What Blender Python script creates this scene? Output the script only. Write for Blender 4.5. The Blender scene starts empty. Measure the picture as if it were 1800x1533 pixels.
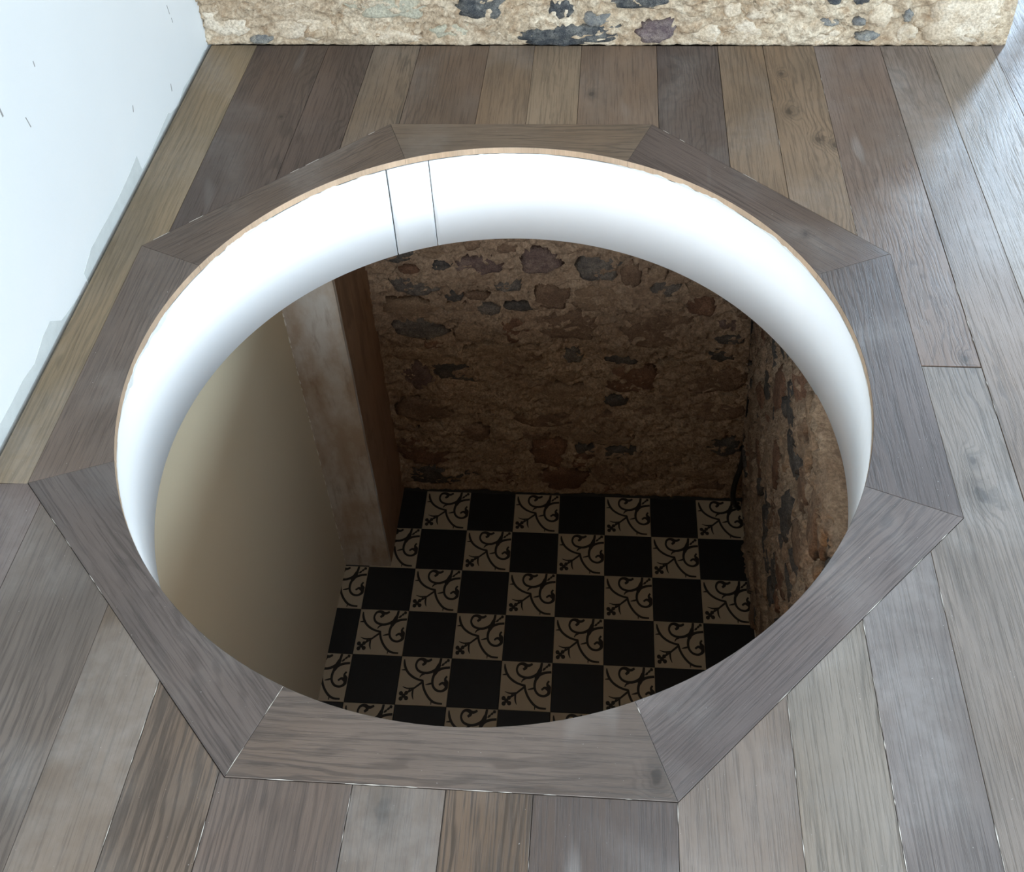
import bpy, bmesh, math, random
from math import sin, cos, pi, radians, degrees, sqrt, hypot, atan2
from mathutils import Vector, Matrix, noise

SC = bpy.context.scene
COL = SC.collection
W, H = 1800, 1533

# ------------------------------------------------------------------ camera
cam_d = bpy.data.cameras.new('camera')
cam = bpy.data.objects.new('camera', cam_d)
COL.objects.link(cam)
cam.location = (0.22944, -1.67059, 1.81462)
cam.rotation_mode = 'XYZ'
cam.rotation_euler = (0.835272, 0.040458, 0.069366)
cam_d.sensor_fit = 'HORIZONTAL'
cam_d.sensor_width = 36.0
cam_d.lens = 1947.07 / W * 36.0
cam_d.shift_y = -(766.5 - 465.085) / W
cam_d.clip_start = 0.05
cam_d.clip_end = 100
SC.camera = cam

# ------------------------------------------------------------------ world, exposure, daylight
SC.view_settings.view_transform = 'Standard'
SC.view_settings.look = 'None'
SC.view_settings.gamma = 1
SC.view_settings.use_curve_mapping = False
SC.view_settings.exposure = -0.28
world = bpy.data.worlds.new('overcast_sky')
SC.world = world
world.use_nodes = True
bg = world.node_tree.nodes['Background']
bg.inputs[0].default_value = (0.80, 0.90, 1.0, 1)
bg.inputs[1].default_value = 1.0


def daylight(name, loc, aim, sx, sy, power, col):
    d = bpy.data.lights.new(name, 'AREA')
    d.shape = 'RECTANGLE'
    d.size, d.size_y = sx, sy
    d.energy = power
    d.color = col
    o = bpy.data.objects.new(name, d)
    COL.objects.link(o)
    o.location = loc
    o.rotation_euler = (Vector(aim) - Vector(loc)).to_track_quat('-Z', 'Y').to_euler()
    return o


DAY = (0.80, 0.91, 1.0)
daylight('daylight_door', (3.52, 4.54, 1.29), (3.52, 0, 1.29), 0.84, 2.40, 580, (0.56, 0.77, 1.0))
daylight('daylight_side_window', (4.37, -0.9, 1.32), (0, -0.9, 1.32), 3.0, 0.56, 210, (0.64, 0.84, 1.0))
daylight('daylight_rear_window', (0.4, -4.37, 1.74), (0.4, 0, 1.74), 3.0, 1.20, 310, (0.81, 0.915, 1.0))
daylight('added_roof_daylight', (2.35, 0.15, 2.56), (2.35, 0.15, 0), 1.9, 2.5, 66, (0.56, 0.77, 1.0))  # unseen roof light, added for cool sheen on the right-hand boards

# ------------------------------------------------------------------ helpers


def srgb(r, g, b):
    def f(c):
        c /= 255.0
        return c / 12.92 if c <= 0.04045 else ((c + 0.055) / 1.055) ** 2.4
    return (f(r), f(g), f(b))


def tag(o, label=None, cat=None, group=None, kind=None):
    if label: o['label'] = label
    if cat: o['category'] = cat
    if group: o['group'] = group
    if kind: o['kind'] = kind
    return o


def link(name, me, parent=None):
    o = bpy.data.objects.new(name, me)
    COL.objects.link(o)
    if parent is not None:
        o.parent = parent
    return o


def mesh(name, verts, faces, mats, parent=None, fm=None, smooth=False):
    me = bpy.data.meshes.new(name)
    me.from_pydata([tuple(v) for v in verts], [], faces)
    for m in (mats if isinstance(mats, (list, tuple)) else [mats]):
        me.materials.append(m)
    if fm:
        for i, k in enumerate(fm):
            me.polygons[i].material_index = k
    if smooth:
        me.polygons.foreach_set('use_smooth', [True] * len(me.polygons))
    me.update()
    return link(name, me, parent)


def boxes(name, specs, mat, parent=None, bevel=0.0):
    """specs: list of (x0,x1,y0,y1,z0,z1), one mesh"""
    bm = bmesh.new()
    for x0, x1, y0, y1, z0, z1 in specs:
        v = [bm.verts.new(c) for c in ((x0, y0, z0), (x1, y0, z0), (x1, y1, z0), (x0, y1, z0),
                                       (x0, y0, z1), (x1, y0, z1), (x1, y1, z1), (x0, y1, z1))]
        for f in ((3, 2, 1, 0), (4, 5, 6, 7), (0, 1, 5, 4), (1, 2, 6, 5), (2, 3, 7, 6), (3, 0, 4, 7)):
            bm.faces.new([v[i] for i in f])
    if bevel:
        bmesh.ops.bevel(bm, geom=bm.edges[:], offset=bevel, segments=2, affect='EDGES')
    me = bpy.data.meshes.new(name)
    bm.to_mesh(me)
    bm.free()
    me.materials.append(mat)
    return link(name, me, parent)


def poly_offset(P, d):
    """shrink a CCW polygon by d (mitred)"""
    n = len(P)
    out = []
    for i in range(n):
        a, b, c = Vector(P[i - 1]), Vector(P[i]), Vector(P[(i + 1) % n])
        e1, e2 = (b - a).normalized(), (c - b).normalized()
        n1, n2 = Vector((-e1.y, e1.x)), Vector((-e2.y, e2.x))
        m = (n1 + n2)
        if m.length < 1e-6:
            m = n1
        m.normalize()
        k = d / max(0.35, m.dot(n1))
        out.append(tuple(b + m * k))
    return out


def area(P):
    return 0.5 * sum(P[i - 1][0] * P[i][1] - P[i][0] * P[i - 1][1] for i in range(len(P)))


def slab(name, P, z1, z0, mat, parent=None, gap=0.0008, bev=0.0012, inner=None, inner_mat=None, tilt=(0, 0)):
    """polygon prism with a small eased edge on the top; inner(i) marks side faces of a second material"""
    if area(P) < 0:
        P = P[::-1]
    n = len(P)
    A = poly_offset(P, gap)
    Bt = poly_offset(P, gap + bev)
    cx = sum(q[0] for q in P) / n
    cy = sum(q[1] for q in P) / n
    def tz(q): return (q[0] - cx) * tilt[0] + (q[1] - cy) * tilt[1]
    V = [(q[0], q[1], z1 + tz(q)) for q in Bt] + [(q[0], q[1], z1 - bev * 0.8 + tz(q)) for q in A] + [(q[0], q[1], z0) for q in A]
    F = [list(range(n)), list(range(3 * n - 1, 2 * n - 1, -1))]
    fm = [0, 0]
    for i in range(n):
        j = (i + 1) % n
        F.append([n + i, n + j, j, i]); fm.append(0)
        F.append([2 * n + i, 2 * n + j, n + j, n + i])
        fm.append(1 if inner and inner(P[i], P[j]) else 0)
    mats = [mat] + ([inner_mat] if inner_mat else [])
    return mesh(name, V, F, mats, parent, fm if inner else None)


# ------------------------------------------------------------------ node helpers
class NT:
    def __init__(self, name, rough=0.6, spec=0.5):
        self.m = bpy.data.materials.new(name)
        self.m.use_nodes = True
        self.t = self.m.node_tree
        self.b = self.t.nodes['Principled BSDF']
        self.b.inputs['Roughness'].default_value = rough
        self.b.inputs['Specular IOR Level'].default_value = spec
        self.tc = self.t.nodes.new('ShaderNodeTexCoord')
        self.P = self.tc.outputs['Object']

    def n(self, kind, **kw):
        nd = self.t.nodes.new(kind)
        for k, v in kw.items():
            setattr(nd, k, v)
        return nd

    def put(self, sock, v):
        if isinstance(v, bpy.types.NodeSocket):
            self.t.links.new(v, sock)
        elif isinstance(v, (tuple, list)) and len(v) == 3 and sock.type == 'RGBA':
            sock.default_value = (*v, 1)
        else:
            sock.default_value = v

    def math(self, op, a, b=0.0, c=0.0, clamp=False):
        nd = self.n('ShaderNodeMath', operation=op, use_clamp=clamp)
        for i, v in enumerate((a, b, c)):
            self.put(nd.inputs[i], v)
        return nd.outputs[0]

    def vmath(self, op, a, b=(0, 0, 0)):
        nd = self.n('ShaderNodeVectorMath', operation=op)
        self.put(nd.inputs[0], a)
        self.put(nd.inputs[1], b)
        return nd.outputs['Value'] if op in ('LENGTH', 'DISTANCE', 'DOT_PRODUCT') else nd.outputs[0]

    def map(self, v, loc=(0, 0, 0), rot=(0, 0, 0), scale=(1, 1, 1)):
        nd = self.n('ShaderNodeMapping')
        self.put(nd.inputs['Vector'], v)
        nd.inputs['Location'].default_value = loc
        nd.inputs['Rotation'].default_value = rot
        nd.inputs['Scale'].default_value = scale
        return nd.outputs[0]

    def noise(self, v, scale, detail=3, rough=0.55, dist=0.0):
        nd = self.n('ShaderNodeTexNoise')
        self.put(nd.inputs['Vector'], v)
        nd.inputs['Scale'].default_value = scale
        nd.inputs['Detail'].default_value = detail
        nd.inputs['Roughness'].default_value = rough
        nd.inputs['Distortion'].default_value = dist
        return nd.outputs['Fac']

    def range(self, v, a, b, c=0.0, d=1.0, smooth=True):
        nd = self.n('ShaderNodeMapRange', interpolation_type='SMOOTHSTEP' if smooth else 'LINEAR')
        for i, x in enumerate((v, a, b, c, d)):
            self.put(nd.inputs[i], x)
        return nd.outputs[0]

    def mix(self, f, a, b, mode='MIX'):
        nd = self.n('ShaderNodeMix', data_type='RGBA', blend_type=mode)
        self.put(nd.inputs['Factor'], f)
        self.put(nd.inputs['A'], a) if False else None
        self.put(nd.inputs[6], a)
        self.put(nd.inputs[7], b)
        return nd.outputs[2]

    def bump(self, h, strength, dist):
        nd = self.n('ShaderNodeBump')
        self.put(nd.inputs['Height'], h)
        nd.inputs['Strength'].default_value = strength
        nd.inputs['Distance'].default_value = dist
        self.t.links.new(nd.outputs[0], self.b.inputs['Normal'])

    def color(self, c):
        self.put(self.b.inputs['Base Color'], c)

    def rough(self, r):
        self.put(self.b.inputs['Roughness'], r)


def mul(c, k):
    return tuple(min(1.0, x * k) for x in c)


def wood(name, col, seed, ang=0.0, knots=(), figure=1.0, streak=1.0, dust=0.25, rough=0.5, spec=0.5, pale=None):
    """brushed smoked oak; grain runs along local Y turned by ang; knots = (x, y, radius)"""
    N = NT(name, rough, spec)
    rnd = random.Random(seed)
    off = (rnd.uniform(-40, 40), rnd.uniform(-40, 40), rnd.uniform(-5, 5))
    g0 = N.map(N.P, rot=(0, 0, -ang))
    G = N.vmath('ADD', g0, off)
    warp = N.noise(N.map(G, scale=(5.0, 1.1, 1)), 1.0, 4, 0.5, 0.6)
    sep = N.n('ShaderNodeSeparateXYZ')
    N.put(sep.inputs[0], G)
    field = N.math('MULTIPLY_ADD', warp, 10.0 * figure + 3.0, N.math('MULTIPLY', sep.outputs['X'], 58.0))
    kdark = None
    kring = None
    for kx, ky, kr in knots:
        dv = N.map(N.vmath('SUBTRACT', N.P, (kx, ky, 0)), rot=(0, 0, -ang), scale=(1, 0.62, 0))
        wob = N.math('MULTIPLY', N.math('SUBTRACT', N.noise(N.P, 60, 2), 0.5), kr * 0.9)
        d = N.math('ADD', N.vmath('LENGTH', dv), wob)
        field = N.math('ADD', field, N.range(d, 0.0, kr * 4.0, 2.6, 0.0))
        k = N.range(d, kr * 0.45, kr * 1.25, 1.0, 0.0)
        kh = N.range(d, kr * 1.0, kr * 2.6, 0.45, 0.0)
        k = N.math('MAXIMUM', k, kh)
        kdark = k if kdark is None else N.math('MAXIMUM', kdark, k)
    ring = N.math('MULTIPLY_ADD', N.math('SINE', N.math('MULTIPLY', field, 6.283)), 0.5, 0.5)
    ringmask = N.range(N.noise(N.map(G, scale=(3, 0.8, 1)), 1.3, 2), 0.40, 0.62)
    pore = N.noise(N.map(G, scale=(240, 6.0, 1)), 1.0, 4, 0.7, 0.3)
    pore_d = N.range(pore, 0.46, 0.66)
    fine = N.noise(N.map(G, scale=(520, 30.0, 1)), 1.0, 2, 0.6)
    tone = N.noise(N.map(G, scale=(3.6, 1.3, 1)), 1.4, 4, 0.6)
    c = N.mix(N.range(tone, 0.3, 0.7), mul(col, 0.80), mul(col, 1.20))
    warm = N.noise(N.map(G, scale=(2.2, 1.0, 1), loc=(9, 2, 1)), 1.7, 3)
    c = N.mix(N.math('MULTIPLY', N.range(warm, 0.45, 0.72), 0.35), c, (col[0] * 1.22, col[1] * 1.04, col[2] * 0.84))
    rr = N.math('MULTIPLY', N.math('MULTIPLY', N.range(ring, 0.50, 1.0), ringmask), 0.62 * streak)
    c = N.mix(rr, c, mul(col, 0.50))
    c = N.mix(N.math('MULTIPLY', pore_d, 0.55 * streak), c, mul(col, 0.42))
    c = N.mix(N.math('MULTIPLY', N.range(fine, 0.5, 0.75), 0.22), c, mul(col, 1.55))
    if kdark is not None:
        c = N.mix(N.math('MULTIPLY', kdark, 0.82), c, mul(col, 0.22))
    # sanding dust lying on the boards in soft patches and a few wipe streaks
    dn = N.noise(N.map(N.P, loc=(off[0], off[1], 0)), 2.6, 3, 0.5, 0.5)
    gr = N.noise(N.map(N.P, loc=(off[1], off[0], 0)), 34, 3, 0.6)
    dm = N.math('MULTIPLY', N.math('MULTIPLY', N.range(dn, 0.44, 0.72), N.range(gr, 0.25, 0.75, 0.5, 1.0)), dust)
    wp = N.noise(N.map(N.P, rot=(0, 0, 0.9), loc=(off[0], off[1], 0), scale=(9, 2.4, 1)), 1.0, 2, 0.5, 0.3)
    dm = N.math('MAXIMUM', dm, N.math('MULTIPLY', N.range(wp, 0.66, 0.76), dust * 0.8))
    c = N.mix(dm, c, (0.42, 0.40, 0.385))
    sp = N.noise(N.P, 210, 2, 0.6)
    c = N.mix(N.range(sp, 0.745, 0.79, 0, 0.55), c, (0.75, 0.72, 0.68))
    N.color(c)
    N.rough(N.math('ADD', N.math('MULTIPLY', pore_d, 0.16), N.math('MULTIPLY_ADD', tone, 0.16, rough - 0.10), clamp=True))
    hgt = N.math('SUBTRACT', N.math('MULTIPLY', fine, 0.35), N.math('ADD', N.math('MULTIPLY', pore_d, 0.8), N.math('MULTIPLY', rr, 0.6)))
    N.bump(hgt, 0.36, 0.0011)
    return N.m


def rubble(name, cols, seed, scale=1.0, bump=0.006, rough=0.9, pits=True):
    """mottled stone or mortar: cols = list of 3 colours"""
    N = NT(name, rough, 0.25)
    rnd = random.Random(seed)
    P = N.vmath('ADD', N.P, (rnd.uniform(-9, 9), rnd.uniform(-9, 9), rnd.uniform(-9, 9)))
    a = N.noise(P, 7 * scale, 5, 0.6, 0.4)
    b = N.noise(P, 23 * scale, 5, 0.62, 0.3)
    e = N.noise(P, 95 * scale, 4, 0.65)
    c = N.mix(N.range(a, 0.36, 0.66), cols[0], cols[1])
    c = N.mix(N.range(b, 0.48, 0.70, 0, 0.8), c, cols[2])
    c = N.mix(N.range(e, 0.34, 0.58, 0.6, 0.0), c, mul(cols[0], 0.45))
    c = N.mix(N.range(e, 0.54, 0.72, 0.0, 0.5), c, mul(cols[1], 1.35))
    g = N.noise(P, 3.1 * scale, 3, 0.5)
    c = N.mix(N.range(g, 0.38, 0.64, 0.0, 0.35), c, mul(cols[2], 0.85))
    N.color(c)
    h = N.math('ADD', N.math('MULTIPLY', b, 1.0), N.math('MULTIPLY', e, 0.6))
    N.bump(h, 0.9, bump * 2.0)
    return N.m


def plain(name, col, rough=0.6, spec=0.4, var=0.06, scale=9.0, bump=0.0):
    N = NT(name, rough, spec)
    a = N.noise(N.P, scale, 4, 0.6)
    N.color(N.mix(a, mul(col, 1 - var), mul(col, 1 + var)))
    if bump:
        N.bump(N.noise(N.P, 140, 4, 0.6), 0.4, bump)
    return N.m


# ------------------------------------------------------------------ layout numbers (metres)
XW, YB = -1.030, 1.352            # faces of the white wall and the stone wall
ZL = -2.350                       # top of the cellar tiles
RH = 0.818                        # radius of the opening
HX, HY = -0.005, -0.010           # centre of the opening
OCT = [(-0.373, 0.916), (0.371, 0.923), (0.931, 0.387), (0.932, -0.373),
       (0.368, -0.931), (-0.367, -0.930), (-0.931, -0.364), (-0.931, 0.374)]   # A B C D E F G H
A_, B_, C_, D_, E_, F_, G_, H_ = OCT

M_white = plain('white_wall_paint', (0.80, 0.82, 0.83), 0.55, 0.3, 0.03, 2.5, 0.0006)
M_ceil = wood('ceiling_timber', (0.40, 0.30, 0.21), 990, 0.0, (), 1.0, 0.8, 0.0, 0.8, 0.2)
M_sand = plain('sandy_render', (0.52, 0.46, 0.38), 0.85, 0.2, 0.08, 5.0, 0.001)
M_dark = plain('dark_subfloor', (0.035, 0.028, 0.022), 0.9, 0.2, 0.2)
M_frame = plain('dark_frame_metal', (0.03, 0.032, 0.036), 0.4, 0.5, 0.1)

# ------------------------------------------------------------------ room shell
# storey slab with the round hole cut through it (its underside is the cellar ceiling)
def slab_with_hole():
    n = 96
    r = RH + 0.016
    zt, zb = -0.0195, -0.325
    x0, x1, y0, y1 = -1.55, 4.5, -4.5, 4.7
    ring = [(HX + r * cos(2 * pi * i / n), HY + r * sin(2 * pi * i / n)) for i in range(n)]
    rect = []
    for i in range(n):
        a = 2 * pi * i / n
        dx, dy = cos(a), sin(a)
        t = min((x1 - HX) / dx if dx > 1e-9 else 1e9, (x0 - HX) / dx if dx < -1e-9 else 1e9,
                (y1 - HY) / dy if dy > 1e-9 else 1e9, (y0 - HY) / dy if dy < -1e-9 else 1e9)
        rect.append((HX + t * dx, HY + t * dy))
    V, F = [], []
    for z in (zt, zb):
        V += [(q[0], q[1], z) for q in ring] + [(q[0], q[1], z) for q in rect]
    for i in range(n):
        j = (i + 1) % n
        F.append([i, n + i, n + j, j])
        F.append([2 * n + j, 3 * n + j, 3 * n + i, 2 * n + i])
        F.append([2 * n + i, i, j, 2 * n + j])
        F.append([n + i, 3 * n + i, 3 * n + j, n + j])
    k = len(V)       # square the four corners off
    V += [(x, y, z) for z in (zt, zb) for x, y in ((x0, y0), (x1, y0), (x1, y1), (x0, y1))]
    def near(cx, cy):
        return [i for i in range(n) if True]
    for ci, (sx, sy) in enumerate(((-1, -1), (1, -1), (1, 1), (-1, 1))):
        for i in range(n):
            j = (i + 1) % n
            p, q = rect[i], rect[j]
            cx, cy = ((x0, y0), (x1, y0), (x1, y1), (x0, y1))[ci]
            onx = lambda r_: abs(r_[0] - cx) < 1e-6
            ony = lambda r_: abs(r_[1] - cy) < 1e-6
            if (onx(p) and ony(q) and not ony(p)) or (ony(p) and onx(q) and not onx(p)):
                F.append([n + i, k + ci, n + j])
                F.append([3 * n + j, k + 4 + ci, 3 * n + i])
    return mesh('floor', V, F, M_dark)


floor = tag(slab_with_hole(), 'smoked oak plank floor around the round opening', 'floor', kind='structure')

# white wall on the left, standing just off the boards
wall_left = boxes('wall_left', [(XW - 0.14, XW, -4.4, YB + 0.05, -0.019, 2.6)], M_white)
tag(wall_left, 'white painted plaster wall beside the plank floor', 'wall', kind='structure')
ceiling = boxes('ceiling', [(-1.2, 4.5, -4.5, 4.7, 2.6, 2.7)], M_ceil)
tag(ceiling, 'brown timber ceiling above the plank floor', 'ceiling', kind='structure')


def wall_with_hole(name, axis, pos, th, u0, u1, h, w0, w1, z0, z1, label):
    s = []
    for a0, a1, b0, b1 in ((u0, w0, -0.019, h), (w1, u1, -0.019, h), (w0, w1, -0.019, z0), (w0, w1, z1, h)):
        if a1 - a0 < 1e-4 or b1 - b0 < 1e-4:
            continue
        s.append((pos, pos + th, a0, a1, b0, b1) if axis == 'x' else (a0, a1, pos, pos + th, b0, b1))
    o = boxes(name, s, M_sand)
    tag(o, label, 'wall', kind='structure')
    return o


wall_with_hole('wall_right', 'x', 4.4, 0.12, -4.4, 4.6, 2.6, -2.48, 0.68, 0.97, 1.67, 'sandy rendered wall with a wide window across the room')
wall_with_hole('wall_front', 'y', -4.52, 0.12, -1.17, 4.52, 2.6, -1.16, 1.98, 1.07, 2.41, 'sandy rendered wall with a window facing the stone wall')
wall_with_hole('wall_door', 'y', 4.60, 0.12, 1.20, 4.52, 2.6, 3.04, 4.00, 0.0, 2.56, 'sandy rendered wall around the glazed door past the stone wall')

Mg = NT('window_glass', 0.05, 0.5)
Mg.color((0.75, 0.85, 0.92))
Mg.b.inputs['Transmission Weight'].default_value = 0.9


def window(name, axis, pos, w0, w1, z0, z1, cols, label, d=0.05):
    """frame bars, mullions and panes of one window"""
    root = link(name, None)
    root.location = (0, 0, 0)
    tag(root, label, 'window', kind='structure')
    def bx(nm, a0, a1, b0, b1, mat, p0, p1):
        s = (p0, p1, a0, a1, b0, b1) if axis == 'x' else (a0, a1, p0, p1, b0, b1)
        boxes(nm, [s], mat, root)
    t = 0.06
    p0, p1 = pos, pos + d
    bx('frame_jamb', w0, w0 + t, z0, z1, M_frame, p0, p1)
    bx('frame_jamb', w1 - t, w1, z0, z1, M_frame, p0, p1)
    bx('frame_rail', w0 + t, w1 - t, z0, z0 + t * 0.6, M_frame, p0, p1)
    bx('frame_rail', w0 + t, w1 - t, z1 - t, z1, M_frame, p0, p1)
    cw = (w1 - w0) / cols
    for i in range(1, cols):
        bx('mullion', w0 + cw * i - 0.025, w0 + cw * i + 0.025, z0 + t * 0.6, z1 - t, M_frame, p0, p1)
    pane = p0 + d * 0.9 if d > 0 else p0 + d * 0.9
    for i in range(cols):
        bx('pane', w0 + cw * i + 0.03, w0 + cw * (i + 1) - 0.03, z0 + t * 0.6, z1 - t, Mg.m, min(pane, pane + 0.006), max(pane, pane + 0.006))


w = boxes('wall_passage', [(1.28, 1.43, 1.70, 4.60, -0.019, 2.6)], M_sand)
tag(w, 'sandy rendered wall running back behind the end of the stone wall', 'wall', kind='structure')
window('door_1', 'y', 4.54, 3.04, 4.00, 0.0, 2.56, 1, 'glazed door in a dark metal frame past the end of the stone wall', 0.06)
window('window_1', 'x', 4.36, -2.48, 0.68, 0.97, 1.67, 3, 'wide dark framed window across the room from the white wall', 0.06)
window('window_2', 'y', -4.36, -1.16, 1.98, 1.07, 2.41, 3, 'dark framed window facing the stone wall', -0.06)

rw = link('added_roof_window', None)  # roof window frame added around the extra sheen light
rw.location = (2.35, 0.15, 2.6)
tag(rw, 'dark framed roof window added under the timber ceiling for sheen on the boards', 'window', kind='structure')
for sx, sy, lx, ly in ((0, -1, 2.04, 0.06), (0, 1, 2.04, 0.06), (-1, 0, 0.06, 2.5), (1, 0, 0.06, 2.5)):
    cx_, cy_ = sx * 0.99, sy * 1.28
    boxes('frame_bar', [(cx_ - lx / 2, cx_ + lx / 2, cy_ - ly / 2, cy_ + ly / 2, -0.06, 0.0)], M_frame, rw)
boxes('pane', [(-0.96, 0.96, -1.25, 1.25, -0.020, -0.014)], Mg.m, rw)

# bare plaster left unpainted along the foot of the white wall, and small scuffs higher up
M_bare = plain('bare_plaster', (0.60, 0.625, 0.62), 0.85, 0.2, 0.16, 26, 0.001)
M_scuff = plain('pencil_grey', (0.32, 0.31, 0.30), 0.9, 0.1, 0.2)


def wall_patch(name, pts, mat, th=0.0009):
    n = len(pts)
    V = [(XW + th, y, z) for y, z in pts] + [(XW - 0.001, y, z) for y, z in pts]
    F = [list(range(n)), list(range(2 * n - 1, n - 1, -1))] + [[i, n + i, n + (i + 1) % n, (i + 1) % n] for i in range(n)]
    return mesh(name, V, F, mat, wall_left)


FOOT = -0.018
wall_patch('bare_plaster_patch', [(1.352, FOOT), (1.308, 0.004), (1.181, 0.0025), (1.078, 0.009), (1.015, -0.008), (0.954, 0.007), (0.936, 0.019),
                                  (0.852, 0.013), (0.741, 0.0035), (0.6845, 0.004), (0.6795, 0.0556), (0.617, 0.0464), (0.537, 0.0405), (0.462, 0.0384),
                                  (0.401, 0.0403), (0.314, 0.0413), (0.2452, 0.0202), (0.2477, FOOT)], M_bare)
wall_patch('bare_plaster_patch', [(0.1998, FOOT), (0.1998, -0.0058), (0.1293, 0.0052), (0.091, 0.012), (0.0495, 0.0508), (0.0046, 0.0464), (-0.0619, 0.0272),
                                  (-0.1215, 0.0367), (-0.1884, 0.0346), (-0.2412, 0.0357), (-0.40, 0.030), (-0.62, 0.045), (-0.64, FOOT)], M_bare)
for y, z, L, w_, sl in ((1.130, 0.248, 0.030, 0.003, 0.1), (1.136, 0.210, 0.016, 0.003, 0.1), (0.371, 0.538, 0.014, 0.003, 0.0), (0.190, 0.535, 0.026, 0.006, 0.1),
                        (0.270, 0.4535, 0.030, 0.003, 0.2), (0.740, 0.166, 0.016, 0.005, -0.4), (1.003, 0.062, 0.022, 0.005, -0.2), (0.02, 0.62, 0.02, 0.003, 0.2)):
    wall_patch('scuff_mark', [(y - w_ / 2, z - L / 2), (y + w_ / 3, z - L / 2), (y + w_ / 2 - sl * L, z + L / 2), (y - w_ / 4 - sl * L, z + L / 2)], M_scuff, 0.0006)


# ------------------------------------------------------------------ floor boards
def seam(far, near):
    return lambda y: far + (near - far) * (1.34 - y) / 2.37


SE = [seam(*s) for s in ((-1.017, -1.019), (-0.868, -0.892), (-0.636, -0.675), (-0.489, -0.531), (-0.342, -0.380),
                         (-0.124, -0.156), (0.018, -0.003), (0.164, 0.137), (0.395, 0.366), (0.581, 0.555),
                         (0.718, 0.705), (0.872, 0.850), (1.070, 1.050), (1.212, 1.190), (1.400, 1.390), (1.590, 1.590),
                         (1.76, 1.76), (1.97, 1.97), (2.12, 2.12), (2.35, 2.35), (2.58, 2.58), (2.8, 2.8), (3.03, 3.03),
                         (3.25, 3.25), (3.46, 3.46), (3.7, 3.7), (3.93, 3.93), (4.16, 4.16), (4.39, 4.39))]
YF, YN = 1.345, -2.30


def line_at(p, q, x):
    return p[1] + (q[1] - p[1]) * (x - p[0]) / (q[0] - p[0])


def oct_y(x, top):
    chain = [H_, A_, B_, C_] if top else [G_, F_, E_, D_]
    for p, q in zip(chain, chain[1:]):
        if p[0] - 1e-9 <= x <= q[0] + 1e-9:
            return line_at(p, q, x)
    return chain[0][1] if x < 0 else chain[-1][1]


def cross(i, top):
    """where seam i meets the octagon"""
    x = SE[i](0.7 if top else -0.7)
    for _ in range(8):
        x = SE[i](oct_y(x, top))
    return (x, oct_y(x, top))


def plank_poly(i, top):
    l, r = cross(i, top), cross(i + 1, top)
    chain = ([A_, B_] if top else [F_, E_])
    mid = [q for q in chain if l[0] + 1e-4 < q[0] < r[0] - 1e-4]
    y = YF if top else YN
    edge = [l] + mid + [r]
    far = [(SE[i + 1](y), y), (SE[i](y), y)]
    return edge + far


rnd = random.Random(5)
FAR_T = {1: (82, 70, 62), 2: (84, 71, 63), 3: (108, 94, 78), 4: (98, 82, 68), 5: (116, 99, 80), 6: (124, 108, 88),
         7: (108, 92, 77), 8: (80, 69, 62), 9: (116, 98, 78), 10: (120, 102, 82)}
NEAR_T = {1: (104, 95, 86), 2: (114, 100, 84), 3: (110, 96, 82), 4: (98, 87, 79), 5: (106, 94, 82), 6: (104, 90, 76),
          7: (84, 76, 71), 8: (108, 98, 88), 9: (116, 109, 98), 10: (98, 91, 86)}
KN_FAR = {10: [(0.758, 0.988, 0.012), (0.822, 0.857, 0.010), (0.862, 0.829, 0.009), (0.757, 1.186, 0.007)], 7: [(0.199, 1.076, 0.010)], 1: [(-0.70, 0.95, 0.006)]}
KN_NEAR = {5: [(-0.100, -0.969, 0.016)]}
FIG = {1: 1.6, 2: 1.4, 3: 1.6, 8: 1.5}
count = [0]


def plank(P, tone, seed, knots=(), fig=1.0, streak=1.0, dust=0.16):
    tone = (tone[0], tone[1] * 0.98, tone[2] * 0.99)
    m = wood('smoked_oak', srgb(*tone), seed, 0.0, knots, fig, streak, dust)
    r_ = random.Random(seed)
    slab('plank', P, 0.0 + r_.uniform(-0.0007, 0.0004), -0.0195, m, floor,
         gap=0.0003 + r_.random() * 0.0005, bev=0.0009, tilt=(r_.uniform(-0.002, 0.002), 0))


for i in range(1, 11):
    plank(plank_poly(i, True), FAR_T[i], 10 + i, KN_FAR.get(i, ()), FIG.get(i, 0.9), 1.3 if i in (2, 3) else 1.0)
    plank(plank_poly(i, False), tuple(v * (0.93 if i < 7 else 1.0) for v in NEAR_T[i]), 40 + i, KN_NEAR.get(i, ()), 0.9, 1.7 if i in (3, 6) else 1.0, 0.3)
# strip between the white wall and the frame
l1 = cross(1, True)
plank([(SE[0](YF), YF), (SE[0](-0.366), -0.366), (G_[0], -0.366), H_, l1, (SE[1](YF), YF)], (124, 110, 86), 70, (), 0.6, 0.7, 0.2)
l2 = cross(1, False)
plank([(SE[0](-0.368), -0.368), (SE[0](YN), YN), (SE[1](YN), YN), l2, G_], (100, 88, 81), 71, [(-0.985, -0.52, 0.010)], 1.4, 1.2, 0.2)
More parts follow.
